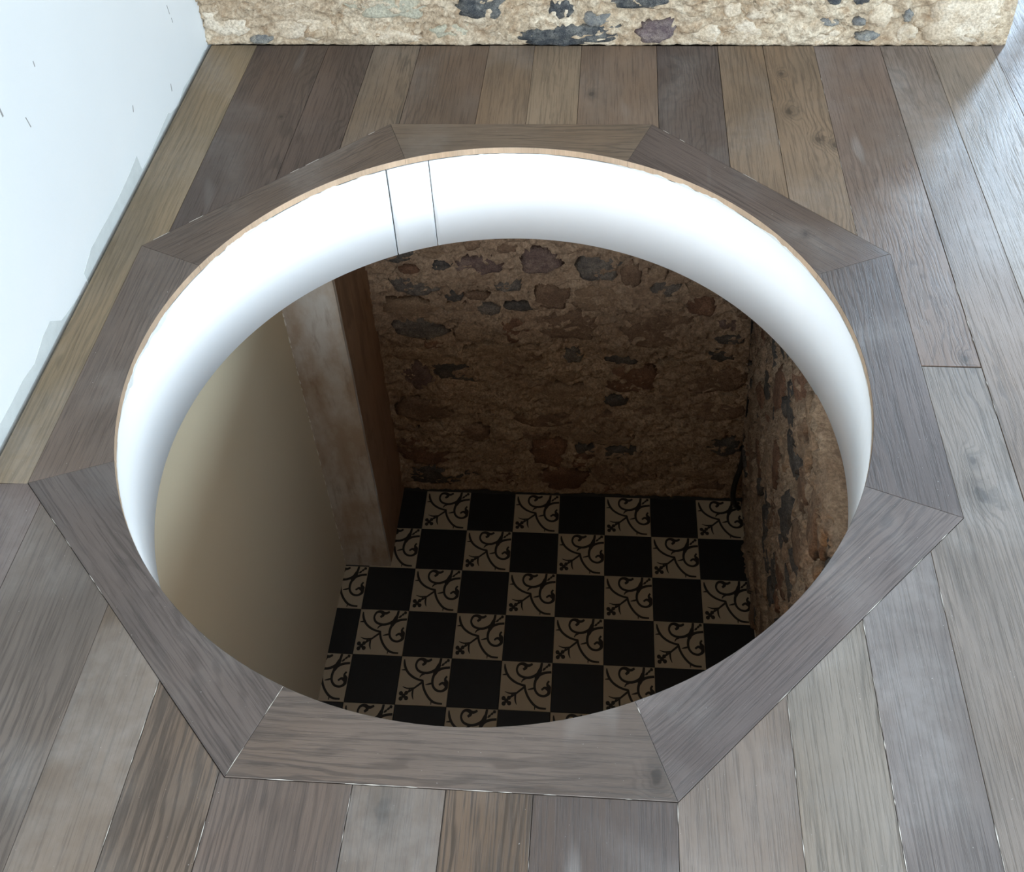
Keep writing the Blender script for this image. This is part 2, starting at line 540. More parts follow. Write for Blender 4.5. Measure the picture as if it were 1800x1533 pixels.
# boards past the right-hand side of the frame
r1 = cross(11, True)
plank([r1, (C_[0], C_[1]), (C_[0] + 0.0005, 0.022), (SE[12](0.022), 0.022), (SE[12](YF), YF), (SE[11](YF), YF)], (108, 93, 82), 72, [(1.03, 0.045, 0.008)], 1.2, 1.0, 0.25)
r2 = cross(11, False)
plank([(C_[0] + 0.0005, 0.020), D_, r2, (SE[11](YN), YN), (SE[12](YN), YN), (SE[12](0.020), 0.020)], (114, 105, 95), 73,
      [(0.978, -0.318, 0.015), (0.981, -0.235, 0.009)], 1.0, 1.0, 0.35)
TR = [(132, 117, 99), (110, 96, 86), (112, 100, 89), (124, 112, 98), (106, 94, 84)]
for i in range(12, len(SE) - 1):
    yb = YF if i < 14 else 4.58
    cuts = [yb]
    if i > 13:
        cuts.append(-0.2 - random.Random(i).random() * 1.4)
    cuts.append(YN - 2.0)
    for k in range(len(cuts) - 1):
        a, b = cuts[k], cuts[k + 1]
        plank([(SE[i](b), b), (SE[i + 1](b), b), (SE[i + 1](a), a), (SE[i](a), a)], TR[(i + k) % 5], 80 + i * 3 + k, (), 0.9, 0.9, 0.3)
# the rest of the floor behind the viewer
for i in range(0, 12):
    a, b = YN, YN - 2.0
    plank([(SE[i](b), b), (SE[i + 1](b), b), (SE[i + 1](a), a), (SE[i](a), a)], (112, 101, 90), 200 + i, (), 0.9, 1.0, 0.3)

# ------------------------------------------------------------------ octagonal frame of eight mitred boards
M_raw = wood('raw_oak_edge', (0.56, 0.41, 0.29), 900, 0.0, (), 0.3, 0.25, 0.0, 0.6, 0.3)
frame = link('opening_surround', None)
frame.location = (HX, HY, 0)
tag(frame, 'octagonal smoked oak surround of eight mitred boards around the round hole', 'floor frame')
FT = [(106, 92, 76), (86, 75, 68), (87, 77, 71), (88, 79, 74), (96, 86, 77), (87, 79, 73), (98, 86, 75), (92, 80, 69)]
FK = {4: [(0.335, -0.893, 0.011)], 1: [(0.737, 0.456, 0.007)]}


def circ(a):
    return (HX + RH * cos(a), HY + RH * sin(a))


for i in range(8):
    p, q = OCT[i], OCT[(i + 1) % 8]
    a0, a1 = atan2(p[1] - HY, p[0] - HX), atan2(q[1] - HY, q[0] - HX)
    while a1 > a0: a1 -= 2 * pi
    n = 20
    arc = [circ(a1 + (a0 - a1) * k / n) for k in range(n + 1)]
    P = [(x - HX, y - HY) for x, y in [p, q] + arc]
    ang = atan2(q[1] - p[1], q[0] - p[0]) - pi / 2
    m = wood('smoked_oak_surround', srgb(FT[i][0], FT[i][1] * 0.98, FT[i][2]), 300 + i, ang, [(x - HX, y - HY, r_) for x, y, r_ in FK.get(i, [])], 1.1, 1.15, 0.2)
    def on_circle(u, v):
        return abs(hypot(*u) - RH) < 1e-4 and abs(hypot(*v) - RH) < 1e-4 
    slab('surround_board', P, 0.0007, -0.019, m, frame, gap=0.0003, bev=0.0008, inner=on_circle, inner_mat=M_raw)

# pale dust packed into some of the joints round the frame
M_dust = plain('pale_joint_dust', (0.55, 0.51, 0.46), 0.95, 0.1, 0.3, 80)


def joint_dust(parent, segs, off, seed):
    r_ = random.Random(seed)
    V, F = [], []
    for p, q, cover in segs:
        p, q = Vector(p), Vector(q)
        L = (q - p).length
        e = (q - p) / L
        nn = Vector((-e.y, e.x))
        t = r_.uniform(0, 0.02)
        while t < L:
            l = r_.uniform(0.008, 0.05)
            if r_.random() < cover * 0.6:
                w_ = r_.uniform(0.0004, 0.0010)
                a, b = p + e * t, p + e * min(L, t + l)
                k = len(V)
                m = (a + b) / 2
                for c_ in (a, m + nn * w_, b, m - nn * w_ * r_.uniform(0.2, 1)):
                    V.append((c_.x - off[0], c_.y - off[1], 0.0010))
                V += [(x, y, 0.0) for x, y, z in V[k:k + 4]]
                F += [[k + 3, k + 2, k + 1, k]] + [[k + i, k + (i + 1) % 4, k + 4 + (i + 1) % 4, k + 4 + i] for i in range(4)]
            t += l
    o = mesh('joint_dust', V, F, M_dust, parent)
    o['kind'] = 'stuff'
    return o


def to_circle(c_):
    a = atan2(c_[1] - HY, c_[0] - HX)
    return circ(a)


joint_dust(frame, [(F_, to_circle(F_), 0.75), (E_, to_circle(E_), 0.6), (F_, E_, 0.55), (G_, F_, 0.25), (A_, H_, 0.5), (A_, to_circle(A_), 0.4), (B_, C_, 0.3), (D_, E_, 0.15)], (HX, HY), 8)
joint_dust(floor, [(cross(i, False), (SE[i](-1.6), -1.6), 0.4) for i in (3, 4, 5, 7, 8, 9, 10, 11)] + [((SE[12](0.4), 0.4), (SE[12](-1.0), -1.0), 0.35),
           (cross(10, True), (SE[10](1.2), 1.2), 0.3), (cross(11, True), (SE[11](1.2), 1.2), 0.5)], (0, 0), 9)

# ------------------------------------------------------------------ white lining of the opening
M_lin = plain('white_lining_board', (0.915, 0.925, 0.94), 0.5, 0.3, 0.012, 3.0)
lining = link('opening_lining', None)
lining.location = (HX, HY, -0.334)
tag(lining, 'white bent board lining the inside of the round floor opening', 'lining')


def lining_panel(name, a0, a1, ragged):
    n = max(4, int((a1 - a0) / radians(0.75)))
    V, F = [], []
    ri, ro = RH + 0.0012, RH + 0.0125
    for k in range(n + 1):
        a = radians(0) + a0 + (a1 - a0) * k / n
        jag = 0.0
        if ragged:
            jag = 0.0022 * noise.noise((a * 9, 3.1, 0)) + 0.0022 * max(0, noise.noise((a * 41, 7.7, 1)))
        zt = 0.334 - 0.0226 + min(0.0, jag)
        for r, z in ((ri, 0.0), (ri, zt), (ro, zt - 0.002), (ro, 0.0)):
            V.append((r * cos(a), r * sin(a), z))
    for k in range(n):
        for j in range(4):
            F.append([4 * k + j, 4 * k + (j + 1) % 4, 4 * k + 4 + (j + 1) % 4, 4 * k + 4 + j])
    F.append([0, 1, 2, 3][::-1])
    F.append([4 * n + j for j in range(4)])
    o = mesh(name, V, F, M_lin, lining)
    for pl in o.data.polygons:
        pl.use_smooth = abs(pl.normal.z) < 0.3 and pl.index < 4 * n
    return o


s1, s2 = radians(107.25), radians(115.6)
lining_panel('lining_panel', s2 + 0.0030, s1 - 0.0022 + 2 * pi, True)
lining_panel('filler_strip', s1 + 0.0009, s2 - 0.0022, False)
# ragged white filler smeared over the joint between the lining and the boards
M_smear = plain('white_filler', (0.80, 0.81, 0.80), 0.85, 0.2, 0.12, 60, 0.001)


def smear(a0, a1, seed, up, dn, parent, zo):
    n = max(6, int((a1 - a0) / 0.45))
    V, F = [], []
    for k in range(n + 1):
        a = radians(a0 + (a1 - a0) * k / n)
        env = min(1.0, 4.0 * k / n, 4.0 * (n - k) / n)
        q = noise.noise((a * 60, seed, 0.3)) * 0.6 + noise.noise((a * 17, seed, 4.3))
        if up:
            lo_, hi = -0.0225, -0.0215 + env * up * max(0.0, 0.45 + q)
        else:
            lo_, hi = -0.0245 - env * dn * max(0.0, 0.3 + q), -0.0230
        for r, z in ((RH + 0.0012, lo_), (RH - 0.0004, lo_ + 0.0004), (RH - 0.0006, hi - 0.0004), (RH + 0.0003, hi)):
            V.append((r * cos(a), r * sin(a), z - zo))
    for k in range(n):
        for j in range(3):
            F.append([4 * k + j, 4 * k + j + 1, 4 * k + 5 + j, 4 * k + 4 + j])
    mesh('filler_smear', V, F, M_smear, parent)


for a0, a1, sd, up in ((18, 74, 1.0, 0.0075), (76, 104, 2.0, 0.003), (118, 134, 3.0, 0.006), (136, 158, 4.0, 0.009), (163, 192, 5.0, 0.006), (196, 226, 6.0, 0.008), (-16, 14, 7.0, 0.003)):
    smear(a0, a1, sd, up, 0, frame, 0.0)
for a0, a1, sd, dn in ((139, 146, 14.0, 0.020), (166, 178, 15.0, 0.016), (182, 188, 16.0, 0.016)):
    smear(a0, a1, sd, 0, dn, lining, -0.334)

# ------------------------------------------------------------------ rubble stone walls
M_mortar = rubble('sandy_lime_mortar', [srgb(194, 174, 148), srgb(222, 207, 184), srgb(172, 144, 114)], 1)
M_mortar2 = rubble('brown_cellar_mortar', [srgb(154, 128, 105), srgb(170, 146, 122), srgb(126, 101, 82)], 2)
STONE = {
    'slate': rubble('slate_stone', [srgb(88, 91, 95), srgb(156, 154, 148), srgb(58, 62, 68)], 11, 4.0, 0.008),
    'drab': rubble('drab_grey_stone', [srgb(112, 102, 94), srgb(140, 128, 116), srgb(84, 78, 74)], 20, 2.4, 0.006),
    'grey': rubble('grey_stone', [srgb(138, 138, 136), srgb(186, 180, 166), srgb(104, 106, 110)], 12, 4.0, 0.004),
    'purple': rubble('purple_stone', [srgb(120, 102, 104), srgb(172, 156, 146), srgb(86, 72, 78)], 13, 4.0, 0.005),
    'cream': rubble('cream_stone', [srgb(214, 196, 172), srgb(226, 214, 196), srgb(198, 176, 148)], 14, 1.4, 0.003),
    'pale': rubble('pale_green_stone', [srgb(188, 184, 164), srgb(206, 198, 174), srgb(168, 164, 150)], 15, 1.6, 0.003),
    'brown': rubble('brown_stone', [srgb(122, 97, 78), srgb(144, 118, 96), srgb(98, 76, 62)], 16, 1.6, 0.004),
    'rust': rubble('rust_stone', [srgb(114, 84, 66), srgb(138, 104, 82), srgb(90, 66, 54)], 17, 1.8, 0.004),
    'plum': rubble('plum_brown_stone', [srgb(122, 100, 92), srgb(144, 122, 110), srgb(96, 76, 72)], 23, 2.2, 0.006),
    'earth': rubble('earthy_stone', [srgb(144, 119, 96), srgb(162, 137, 113), srgb(120, 96, 76)], 19, 1.3, 0.004),
    'dark': rubble('dark_stone', [srgb(78, 72, 68), srgb(104, 96, 88), srgb(58, 54, 52)], 18, 1.8, 0.004),
}


def relief(s, t, amp, seed):
    """depth of smeared, ledgy mortar at wall coordinates s (along), t (up)"""
    w = 0.30 * noise.noise((s * 8, t * 8, seed + 4))
    d = noise.fractal((s * 5.0 + w + seed, t * 8.0 + w, seed * 1.7), 1.0, 2.1, 4)
    a = noise.noise((s * 5 + w * 2.5 + seed, t * 17 + w * 4, 2.2 + seed))      # overhanging smears with a shaded lower lip
    a = (a * 3.0 + 0.5) % 1.0
    led = a if a < 0.82 else (1 - a) * 4.5
    b = noise.noise((s * 13 + w * 3, t * 21 + w * 2, seed + 31))
    crack = -max(0.0, 0.12 - abs(b)) * 5.0
    f = noise.fractal((s * 38, t * 50, seed + 9), 0.8, 2.0, 3)
    return amp * (d * 0.62 + led * 0.56 + crack * 0.5 + f * 0.30 - 0.2)


def wall_mesh(name, ss, ts, to3, amp, seed, mat, th_vec, label, fade=None):
    ns, nt = len(ss), len(ts)
    V, F = [], []
    for t in ts:
        for s in ss:
            a = amp * (fade(s, t) if fade else 1.0)
            V.append(to3(s, t, relief(s, t, a, seed)))
    for j in range(nt - 1):
        for i in range(ns - 1):
            a = j * ns + i
            F.append([a, a + 1, a + ns + 1, a + ns])
    # body of the wall behind the rough face
    k = len(V)
    for t in ts[::nt - 1]:
        for s in ss[::ns - 1]:
            b = Vector(to3(s, t, 0)) + Vector(th_vec)
            V.append(tuple(b))
    bl, br, tl, tr = k, k + 1, k + 2, k + 3
    F.append([bl, tl, tr, br])
    F.append([bl, br] + [i for i in range(ns - 1, -1, -1)])
    F.append([tr, tl] + [(nt - 1) * ns + i for i in range(ns)])
    F.append([tl, bl] + [j * ns for j in range(nt)])
    F.append([br, tr] + [j * ns + ns - 1 for j in range(nt - 1, -1, -1)])
    o = mesh(name, V, F, mat)
    o.data.polygons.foreach_set('use_smooth', [i < (ns - 1) * (nt - 1) for i in range(len(F))])
    tag(o, label, 'wall', kind='structure')
    return o


def frange(a, b, step):
    n = max(1, int(round((b - a) / step)))
    return [a + (b - a) * i / n for i in range(n + 1)]


def stone(parent, to3, cs, ct, ws, ht, mat, proud, seed, rot=0.0, deep=0.03, power=2.6, clip=None):
    """one rough stone lying in the wall face; its face is broken by the mortar around it"""
    r_ = random.Random(seed)
    n, rings = 26, 5
    ph = r_.uniform(0, 6.28)
    rad = []
    for k in range(n):
        a = 2 * pi * k / n
        base = 1.0 / ((abs(cos(a)) ** power + abs(sin(a)) ** power) ** (1 / power))
        rad.append(base * (1 + 0.30 * noise.noise((cos(a) * 1.9 + seed * 3.3, sin(a) * 1.9, ph)) + 0.16 * noise.noise((cos(a) * 6 + seed, sin(a) * 6, ph)) + r_.uniform(-0.10, 0.10)))
    V, F = [], []
    tx, ty = r_.uniform(-0.006, 0.006), r_.uniform(-0.006, 0.006)
    def add(u, v, d):
        s = cs + u * cos(rot) - v * sin(rot)
        t = ct + u * sin(rot) + v * cos(rot)
        if clip:
            s, t = clip(s, t)
        V.append(to3(s, t, d))
    def prof(f):
        return proud - deep * (f ** 12)
    add(0, 0, proud)
    for j in range(1, rings + 1):
        f = j / rings
        for k in range(n):
            a = 2 * pi * k / n
            u, v = ws / 2 * rad[k] * f * cos(a), ht / 2 * rad[k] * f * sin(a)
            d = prof(f) + 0.007 * noise.fractal((u * 22 + seed, v * 34, ph), 0.9, 2, 3) * (1 if f < 0.99 else 0) + (tx * cos(a) + ty * sin(a)) * f
            add(u, v, d)
    for k in range(n):
        F.append([0, 1 + k, 1 + (k + 1) % n])
    for j in range(rings - 1):
        for k in range(n):
            a, b = 1 + j * n + k, 1 + j * n + (k + 1) % n
            F.append([a, a + n, b + n, b])
    F.append([1 + (rings - 1) * n + k for k in range(n)][::-1])
    o = mesh('stone', V, F, mat, parent)
    o.data.polygons.foreach_set('use_smooth', [True] * (len(F) - 1) + [False])
    return o


# upper stone wall ------------------------------------------------------
def up3(s, t, d): return (s, YB - 0.004 - d, t)


ss = frange(-1.030, 1.442, 0.008)
ts = frange(0.0005, 0.26, 0.0075) + frange(0.28, 2.6, 0.04)
wall_back = wall_mesh('wall_back', ss, ts, up3, 0.034, 3.0, M_mortar, (0, 0.36, 0),
                      'rough rubble stone wall with sandy lime mortar above the plank floor',
                      fade=lambda s, t: min(1.0, 0.25 + t / 0.04) * (1 if s < 1.40 else max(0.3, (1.442 - s) / 0.042)))
UP = [(-0.145, 0.144, 0.153, 0.106, 'slate', 0.016), (0.102, 0.125, 0.087, 0.066, 'slate', 0.013), (0.337, 0.166, 0.251, 0.085, 'slate', 0.014),
      (0.125, 0.030, 0.370, 0.076, 'slate', 0.012), (0.394, 0.052, 0.125, 0.085, 'purple', 0.025), (-0.432, 0.137, 0.287, 0.104, 'pale', 0.012),
      (0.908, 0.083, 0.067, 0.031, 'grey', 0.012), (0.997, 0.080, 0.044, 0.028, 'grey', 0.012), (1.136, 0.102, 0.030, 0.053, 'grey', 0.011),
      (1.029, 0.031, 0.078, 0.028, 'grey', 0.010), (0.913, 0.157, 0.053, 0.035, 'slate', 0.012), (0.991, 0.157, 0.056, 0.041, 'slate', 0.012),
      (1.300, 0.079, 0.245, 0.150, 'cream', 0.016), (1.147, 0.041, 0.072, 0.070, 'cream', 0.014), (-0.852, 0.021, 0.086, 0.040, 'grey', 0.008),
      (-0.715, 0.055, 0.219, 0.098, 'cream', 0.012), (-0.96, 0.086, 0.150, 0.130, 'cream', 0.013), (-0.464, 0.030, 0.253, 0.052, 'cream', 0.010),
      (0.662, 0.045, 0.103, 0.075, 'cream', 0.015), (0.885, 0.030, 0.204, 0.050, 'cream', 0.010), (0.542, 0.040, 0.104, 0.070, 'cream', 0.011),
      (0.616, 0.123, 0.060, 0.055, 'cream', 0.013), (0.706, 0.118, 0.101, 0.077, 'cream', 0.014), (0.81, 0.125, 0.09, 0.06, 'cream', 0.012),
      (-0.06, 0.052, 0.13, 0.05, 'cream', 0.008), (-0.25, 0.045, 0.16, 0.06, 'pale', 0.007), (1.06, 0.10, 0.08, 0.09, 'cream', 0.013), (0.49, 0.115, 0.08, 0.07, 'cream', 0.013),
      (-0.70, 0.145, 0.18, 0.07, 'cream', 0.010), (0.21, 0.09, 0.10, 0.05, 'grey', 0.010)]
r_ = random.Random(21)
z = 0.245
while z < 0.62:                      # courses above, up to knee height
    x = -0.98 + r_.random() * 0.05
    while x < 1.36:
        w_ = r_.uniform(0.08, 0.26)
        UP.append((x + w_ / 2, z + r_.uniform(-0.02, 0.02), w_, r_.uniform(0.06, 0.12), r_.choice(['slate', 'cream', 'cream', 'grey', 'purple', 'pale', 'cream']), r_.uniform(0.008, 0.016)))
        x += w_ + r_.uniform(0.0, 0.05)
    z += 0.115
clip_up = lambda s, t: (max(-1.028, min(1.440, s)), max(0.002, t))
for k, (x, z, w_, h_, m, pr) in enumerate(UP):
    stone(wall_back, up3, x, z, w_, h_, STONE[m], pr - (0.0105 if m in ('cream', 'pale') and k != 12 else 0.0055), 50 + k, (0.05 if k == 3 else r_.uniform(-0.08, 0.08)), power=5.0 if k == 12 else 2.6, clip=clip_up)


# cellar ---------------------------------------------------------------
XL, YP = -0.846, 0.955
def lb3(s, t, d): return (s, 1.372 - d, t)


ss = frange(-0.80, 1.0, 0.009)
ts = frange(ZL, -0.33, 0.009)
wall_back2 = wall_mesh('wall_cellar_back', ss, ts, lb3, 0.044, 8.0, M_mortar2, (0, 0.3, 0),
                       'rough rubble stone wall at the back of the cellar', fade=lambda s, t: min(1.0, 0.3 + (t - ZL) / 0.06))


def lr3(s, t, d):
    # s runs towards the viewer; the wall leans in towards the top
    x = 0.884 - 0.054 * (t - ZL)
    return (x - d, 1.42 - s, t)


ss = frange(0.0, 2.2, 0.011)
wall_right2 = wall_mesh('wall_cellar_right', ss, ts[::1], lr3, 0.036, 15.0, M_mortar2, (0.3, 0, 0),
                        'rough stone wall on the right of the cellar', fade=lambda s, t: min(1.0, 0.3 + (t - ZL) / 0.06))
LOW = [(-0.477, -1.072, 0.203, 0.105, 'drab'), (-0.487, -1.30, 0.228, 0.123, 'drab'), (-0.228, -0.963, 0.193, 0.101, 'plum'), (0.010, -0.931, 0.154, 0.131, 'plum'),
       (-0.195, -1.194, 0.104, 0.062, 'drab'), (-0.32, -1.551, 0.275, 0.125, 'dark'), (0.471, -1.288, 0.311, 0.243, 'brown'), (0.118, -1.27, 0.271, 0.150, 'brown'),
       (0.131, -1.443, 0.086, 0.073, 'drab'), (0.231, -0.96, 0.184, 0.142, 'drab'), (0.479, -1.066, 0.135, 0.079, 'drab'), (-0.52, -1.591, 0.143, 0.158, 'plum'),
       (-0.128, -1.525, 0.163, 0.086, 'brown'), (-0.503, -1.789, 0.270, 0.168, 'brown'), (0.368, -1.567, 0.229, 0.18, 'rust'),
       (0.719, -1.404, 0.133, 0.098, 'dark'), (0.024, -2.063, 0.174, 0.200, 'rust'), (-0.108, -1.055, 0.108, 0.059, 'drab'), (0.349, -0.986, 0.084, 0.144, 'brown'),
       (0.62, -1.15, 0.13, 0.10, 'rust'), (0.74, -1.25, 0.12, 0.08, 'plum')]
r_ = random.Random(33)


def fill_stones(L, s0, s1, t0, t1, tries, kinds, wr, hr):
    n = 0
    while n < tries:
        n += 1
        w_, h_ = r_.uniform(*wr), r_.uniform(*hr)
        s, t = r_.uniform(s0 + w_ / 2, s1 - w_ / 2), r_.uniform(t0 + h_ / 2, t1 - h_ / 2)
        if all(abs(s - q[0]) > (w_ + q[2]) * 0.47 or abs(t - q[1]) > (h_ + q[3]) * 0.47 for q in L):
            L.append((s, t, w_, h_, r_.choice(kinds)))
    return L


KB = ['brown', 'earth', 'earth', 'rust', 'earth', 'brown', 'dark']
fill_stones(LOW, -0.66, 0.86, ZL + 0.005, -0.36, 2600, KB, (0.14, 0.32), (0.08, 0.17))
fill_stones(LOW, -0.66, 0.86, ZL + 0.005, -0.36, 2200, KB, (0.07, 0.14), (0.04, 0.08))
for k, (x, z, w_, h_, m) in enumerate(LOW):
    stone(wall_back2, lb3, x, z, w_, h_, STONE[m], r_.uniform(0.002, 0.014), 300 + k, r_.uniform(-0.12, 0.12), power=2.4)
RT = []
fill_stones(RT, 0.06, 1.9, ZL + 0.005, -0.36, 2200, ['brown', 'dark', 'earth', 'earth', 'rust', 'dark'], (0.09, 0.26), (0.08, 0.24))
fill_stones(RT, 0.06, 1.9, ZL + 0.005, -0.36, 1500, ['brown', 'earth', 'dark'], (0.05, 0.09), (0.05, 0.10))
for k, (x, z, w_, h_, m) in enumerate(RT):
    stone(wall_right2, lr3, x, z, w_, h_, STONE[m], r_.uniform(0.005, 0.017), 600 + k, r_.uniform(-0.12, 0.12), power=2.4)


M_tan = plain('lamp_tinted_plaster', (0.545, 0.455, 0.32), 0.75, 0.2, 0.03, 1.6, 0.0005)  # tan base colour holds part of the lamp's warm light
w = boxes('wall_cellar_left', [(XL - 0.12, XL, -2.2, 1.40, ZL, -0.325)], M_tan)
tag(w, 'smooth pale plaster wall on the left of the cellar', 'wall', kind='structure')
w = boxes('wall_cellar_front', [(XL - 0.12, 1.3, -2.32, -2.2, ZL, -0.325)], M_tan)
tag(w, 'plain plaster wall at the near end of the cellar', 'wall', kind='structure')
w = boxes('wall_cellar_side', [(1.0, 1.12, -2.2, -0.78, ZL, -0.325)], M_tan)
tag(w, 'plain plaster wall beyond the stone wall of the cellar', 'wall', kind='structure')

# small bulkhead lamp burning on the cellar ceiling
lamp = link('cellar_lamp', None)
lamp.location = (0.60, -0.95, -0.325)
tag(lamp, 'small round warm lamp on the cellar ceiling', 'lamp')


def lathe(name, prof, mat, parent, n=24):
    V, F = [], []
    for r, z in prof:
        V += [(r * cos(2 * pi * k / n), r * sin(2 * pi * k / n), z) for k in range(n)]
    for j in range(len(prof) - 1):
        for k in range(n):
            F.append([j * n + k, j * n + (k + 1) % n, (j + 1) * n + (k + 1) % n, (j + 1) * n + k])
    F.append([(len(prof) - 1) * n + k for k in range(n)])
    F.append([k for k in range(n)][::-1])
    return mesh(name, V, F, mat, parent, smooth=True)


lathe('lamp_base', [(0.085, 0.001), (0.085, -0.018), (0.072, -0.022)], M_frame, lamp)
Mb = NT('lamp_globe_glass', 0.4, 0.4)
Mb.color((0.9, 0.7, 0.45))
Mb.b.inputs['Emission Color'].default_value = (1.0, 0.58, 0.22, 1)
Mb.b.inputs['Emission Strength'].default_value = 2.0
lathe('lamp_globe', [(0.070, -0.020), (0.068, -0.045), (0.055, -0.068), (0.030, -0.080), (0.008, -0.083)], Mb.m, lamp)
ld = bpy.data.lights.new('cellar_lamp_light', 'POINT')
ld.energy = 6.5
ld.color = (1.0, 0.58, 0.22)
ld.shadow_soft_size = 0.06
lo = bpy.data.objects.new('cellar_lamp_light', ld)
COL.objects.link(lo)
lo.location = (0.60, -0.95, -0.48)

# boxed pillar in the cellar corner
N = NT('worn_grey_render', 0.85, 0.25)
a = N.noise(N.map(N.P, scale=(1, 1, 0.5)), 6.0, 5, 0.6)
b = N.noise(N.map(N.P, scale=(6, 6, 1.2)), 4.0, 4, 0.6)
c = N.mix(N.range(a, 0.36, 0.62), srgb(200, 196, 190), srgb(172, 154, 136))
c = N.mix(N.range(b, 0.52, 0.74, 0, 0.55), c, srgb(132, 108, 88))
N.color(c)
N.bump(N.math('ADD', a, N.noise(N.P, 60, 4)), 0.5, 0.003)
M_render = N.m
M_timber = wood('brown_timber', srgb(142, 110, 84), 777, 0.0, (), 0.8, 0.8, 0.0, 0.7, 0.25)
pillar = link('corner_pillar', None)
pillar.location = (XL, YP, ZL)
tag(pillar, 'boxed pillar with rendered front and brown timber side in the cellar corner', 'pillar')


def wobbly_panel(name, o, du, dv, nrm, lu, lv, th, mat, seed, nu=10, nv=60):
    """a panel whose long edges wander a little"""
    o, du, dv, nrm = Vector(o), Vector(du), Vector(dv), Vector(nrm)
    V, F = [], []
    for side in (0, 1):
        for j in range(nv + 1):
            for i in range(nu + 1):
                u, v = i / nu, j / nv
                wob = 0.0035 * noise.noise((seed, v * 9, 0)) * (1 if i == nu else (0.6 if i == 0 else 0.8))
                d = th * (1 if side else 0) + (0.002 * noise.noise((u * 3 + seed, v * 14, 1)) if side else 0)
                V.append(o + du * (lu * u + wob) + dv * (lv * v) + nrm * d)
    k = (nu + 1) * (nv + 1)
    for j in range(nv):
        for i in range(nu):
            a = j * (nu + 1) + i
            F.append([k + a, k + a + 1, k + a + nu + 2, k + a + nu + 1])
            F.append([a + nu + 1, a + nu + 2, a + 1, a])
    def edge(ids):
        for a, b in zip(ids, ids[1:]):
            F.append([a, b, k + b, k + a])
    edge([i for i in range(nu + 1)])
    edge([j * (nu + 1) + nu for j in range(nv + 1)])
    edge([nv * (nu + 1) + i for i in range(nu, -1, -1)])
    edge([j * (nu + 1) for j in range(nv, -1, -1)])
    return mesh(name, V, F, mat, pillar)


hgt = -0.325 - ZL
wobbly_panel('rendered_front', (0, 0.022, 0), (1, 0, 0), (0, 0, 1), (0, -1, 0), 0.196, hgt, 0.022, M_render, 2.0)
wobbly_panel('timber_side', (0.176, 0.022, 0), (0, 1, 0), (0, 0, 1), (1, 0, 0), 0.40, hgt, 0.021, M_timber, 5.0)
M_bead = plain('pale_filler', (0.72, 0.70, 0.64), 0.9, 0.1, 0.3, 40)
bm = bmesh.new()
r_ = random.Random(4)
z = 0.03
while z < hgt - 0.03:            # crumbs of pale filler along the joint with the wall
    L = r_.uniform(0.01, 0.05)
    w_ = r_.uniform(0.0012, 0.003)
    v = [bm.verts.new(q) for q in ((0, -0.0005, z), (w_ * 1.6, -w_ * 0.5, z + L * 0.3), (w_, -w_, z + L), (0, -0.0008, z + L * 1.05), (-0.0005, -w_ * 1.5, z + L * 0.5))]
    bm.faces.new((v[0], v[1], v[4])); bm.faces.new((v[1], v[2], v[4])); bm.faces.new((v[2], v[3], v[4])); bm.faces.new((v[0], v[1], v[2], v[3]))
    z += L + r_.uniform(0.004, 0.05)
me = bpy.data.meshes.new('filler_bead')
bm.to_mesh(me); bm.free()
me.materials.append(M_bead)
tag(link('filler_bead', me, pillar), kind='stuff')

# cellar floor: black tiles alternating with cream tiles printed with scrolls
N = NT('cement_bed', 0.9, 0.1)
N.color((0.05, 0.045, 0.04))
floor2 = boxes('floor_cellar', [(-1.0, 1.3, -2.35, 1.75, ZL - 0.10, ZL - 0.008)], N.m)
tag(floor2, 'chequered cellar floor of black and scroll patterned cream tiles', 'floor', kind='structure')
M_black = plain('black_tile', (0.016, 0.016, 0.017), 0.42, 0.45, 0.25, 20)
M_cream = plain('cream_tile', srgb(174, 159, 137), 0.5, 0.4, 0.10, 12)
M_ink = plain('black_tile_print', (0.018, 0.014, 0.012), 0.5, 0.4, 0.1)
TS = 0.203267


def tile_base(bm, s):
    g = s / 2 - 0.0007
    b = 0.0012
    rows = [(g - b, 0.0), (g, -b), (g, -0.008)]
    vs = [[bm.verts.new((x * r, y * r, z)) for x, y in ((-1, -1), (1, -1), (1, 1), (-1, 1))] for r, z in rows]
    bm.faces.new(vs[0])
    for a, c_ in zip(vs, vs[1:]):
        for i in range(4):
            bm.faces.new((c_[i], c_[(i + 1) % 4], a[(i + 1) % 4], a[i]))


def catmull(pts, k=6):
    out = []
    P = [pts[0]] + list(pts) + [pts[-1]]
    for i in range(1, len(P) - 2):
        p0, p1, p2, p3 = (Vector(P[i + d]) for d in (-1, 0, 1, 2))
        for j in range(k):
            t = j / k
            out.append(0.5 * ((2 * p1) + (-p0 + p2) * t + (2 * p0 - 5 * p1 + 4 * p2 - p3) * t * t + (-p0 + 3 * p1 - 3 * p2 + p3) * t ** 3))
    out.append(Vector(P[-2]))
    return out


TL, ex, ey = Vector((108, 40)), Vector((627, 28)), Vector((-33, 566))
det = ex.x * ey.y - ex.y * ey.x


def tuv(q):
    d = Vector(q[:2]) - TL
    u = (d.x * ey.y - d.y * ey.x) / det
    v = (ex.x * d.y - ex.y * d.x) / det
    return ((u - 0.5) * TS, (0.5 - v) * TS)


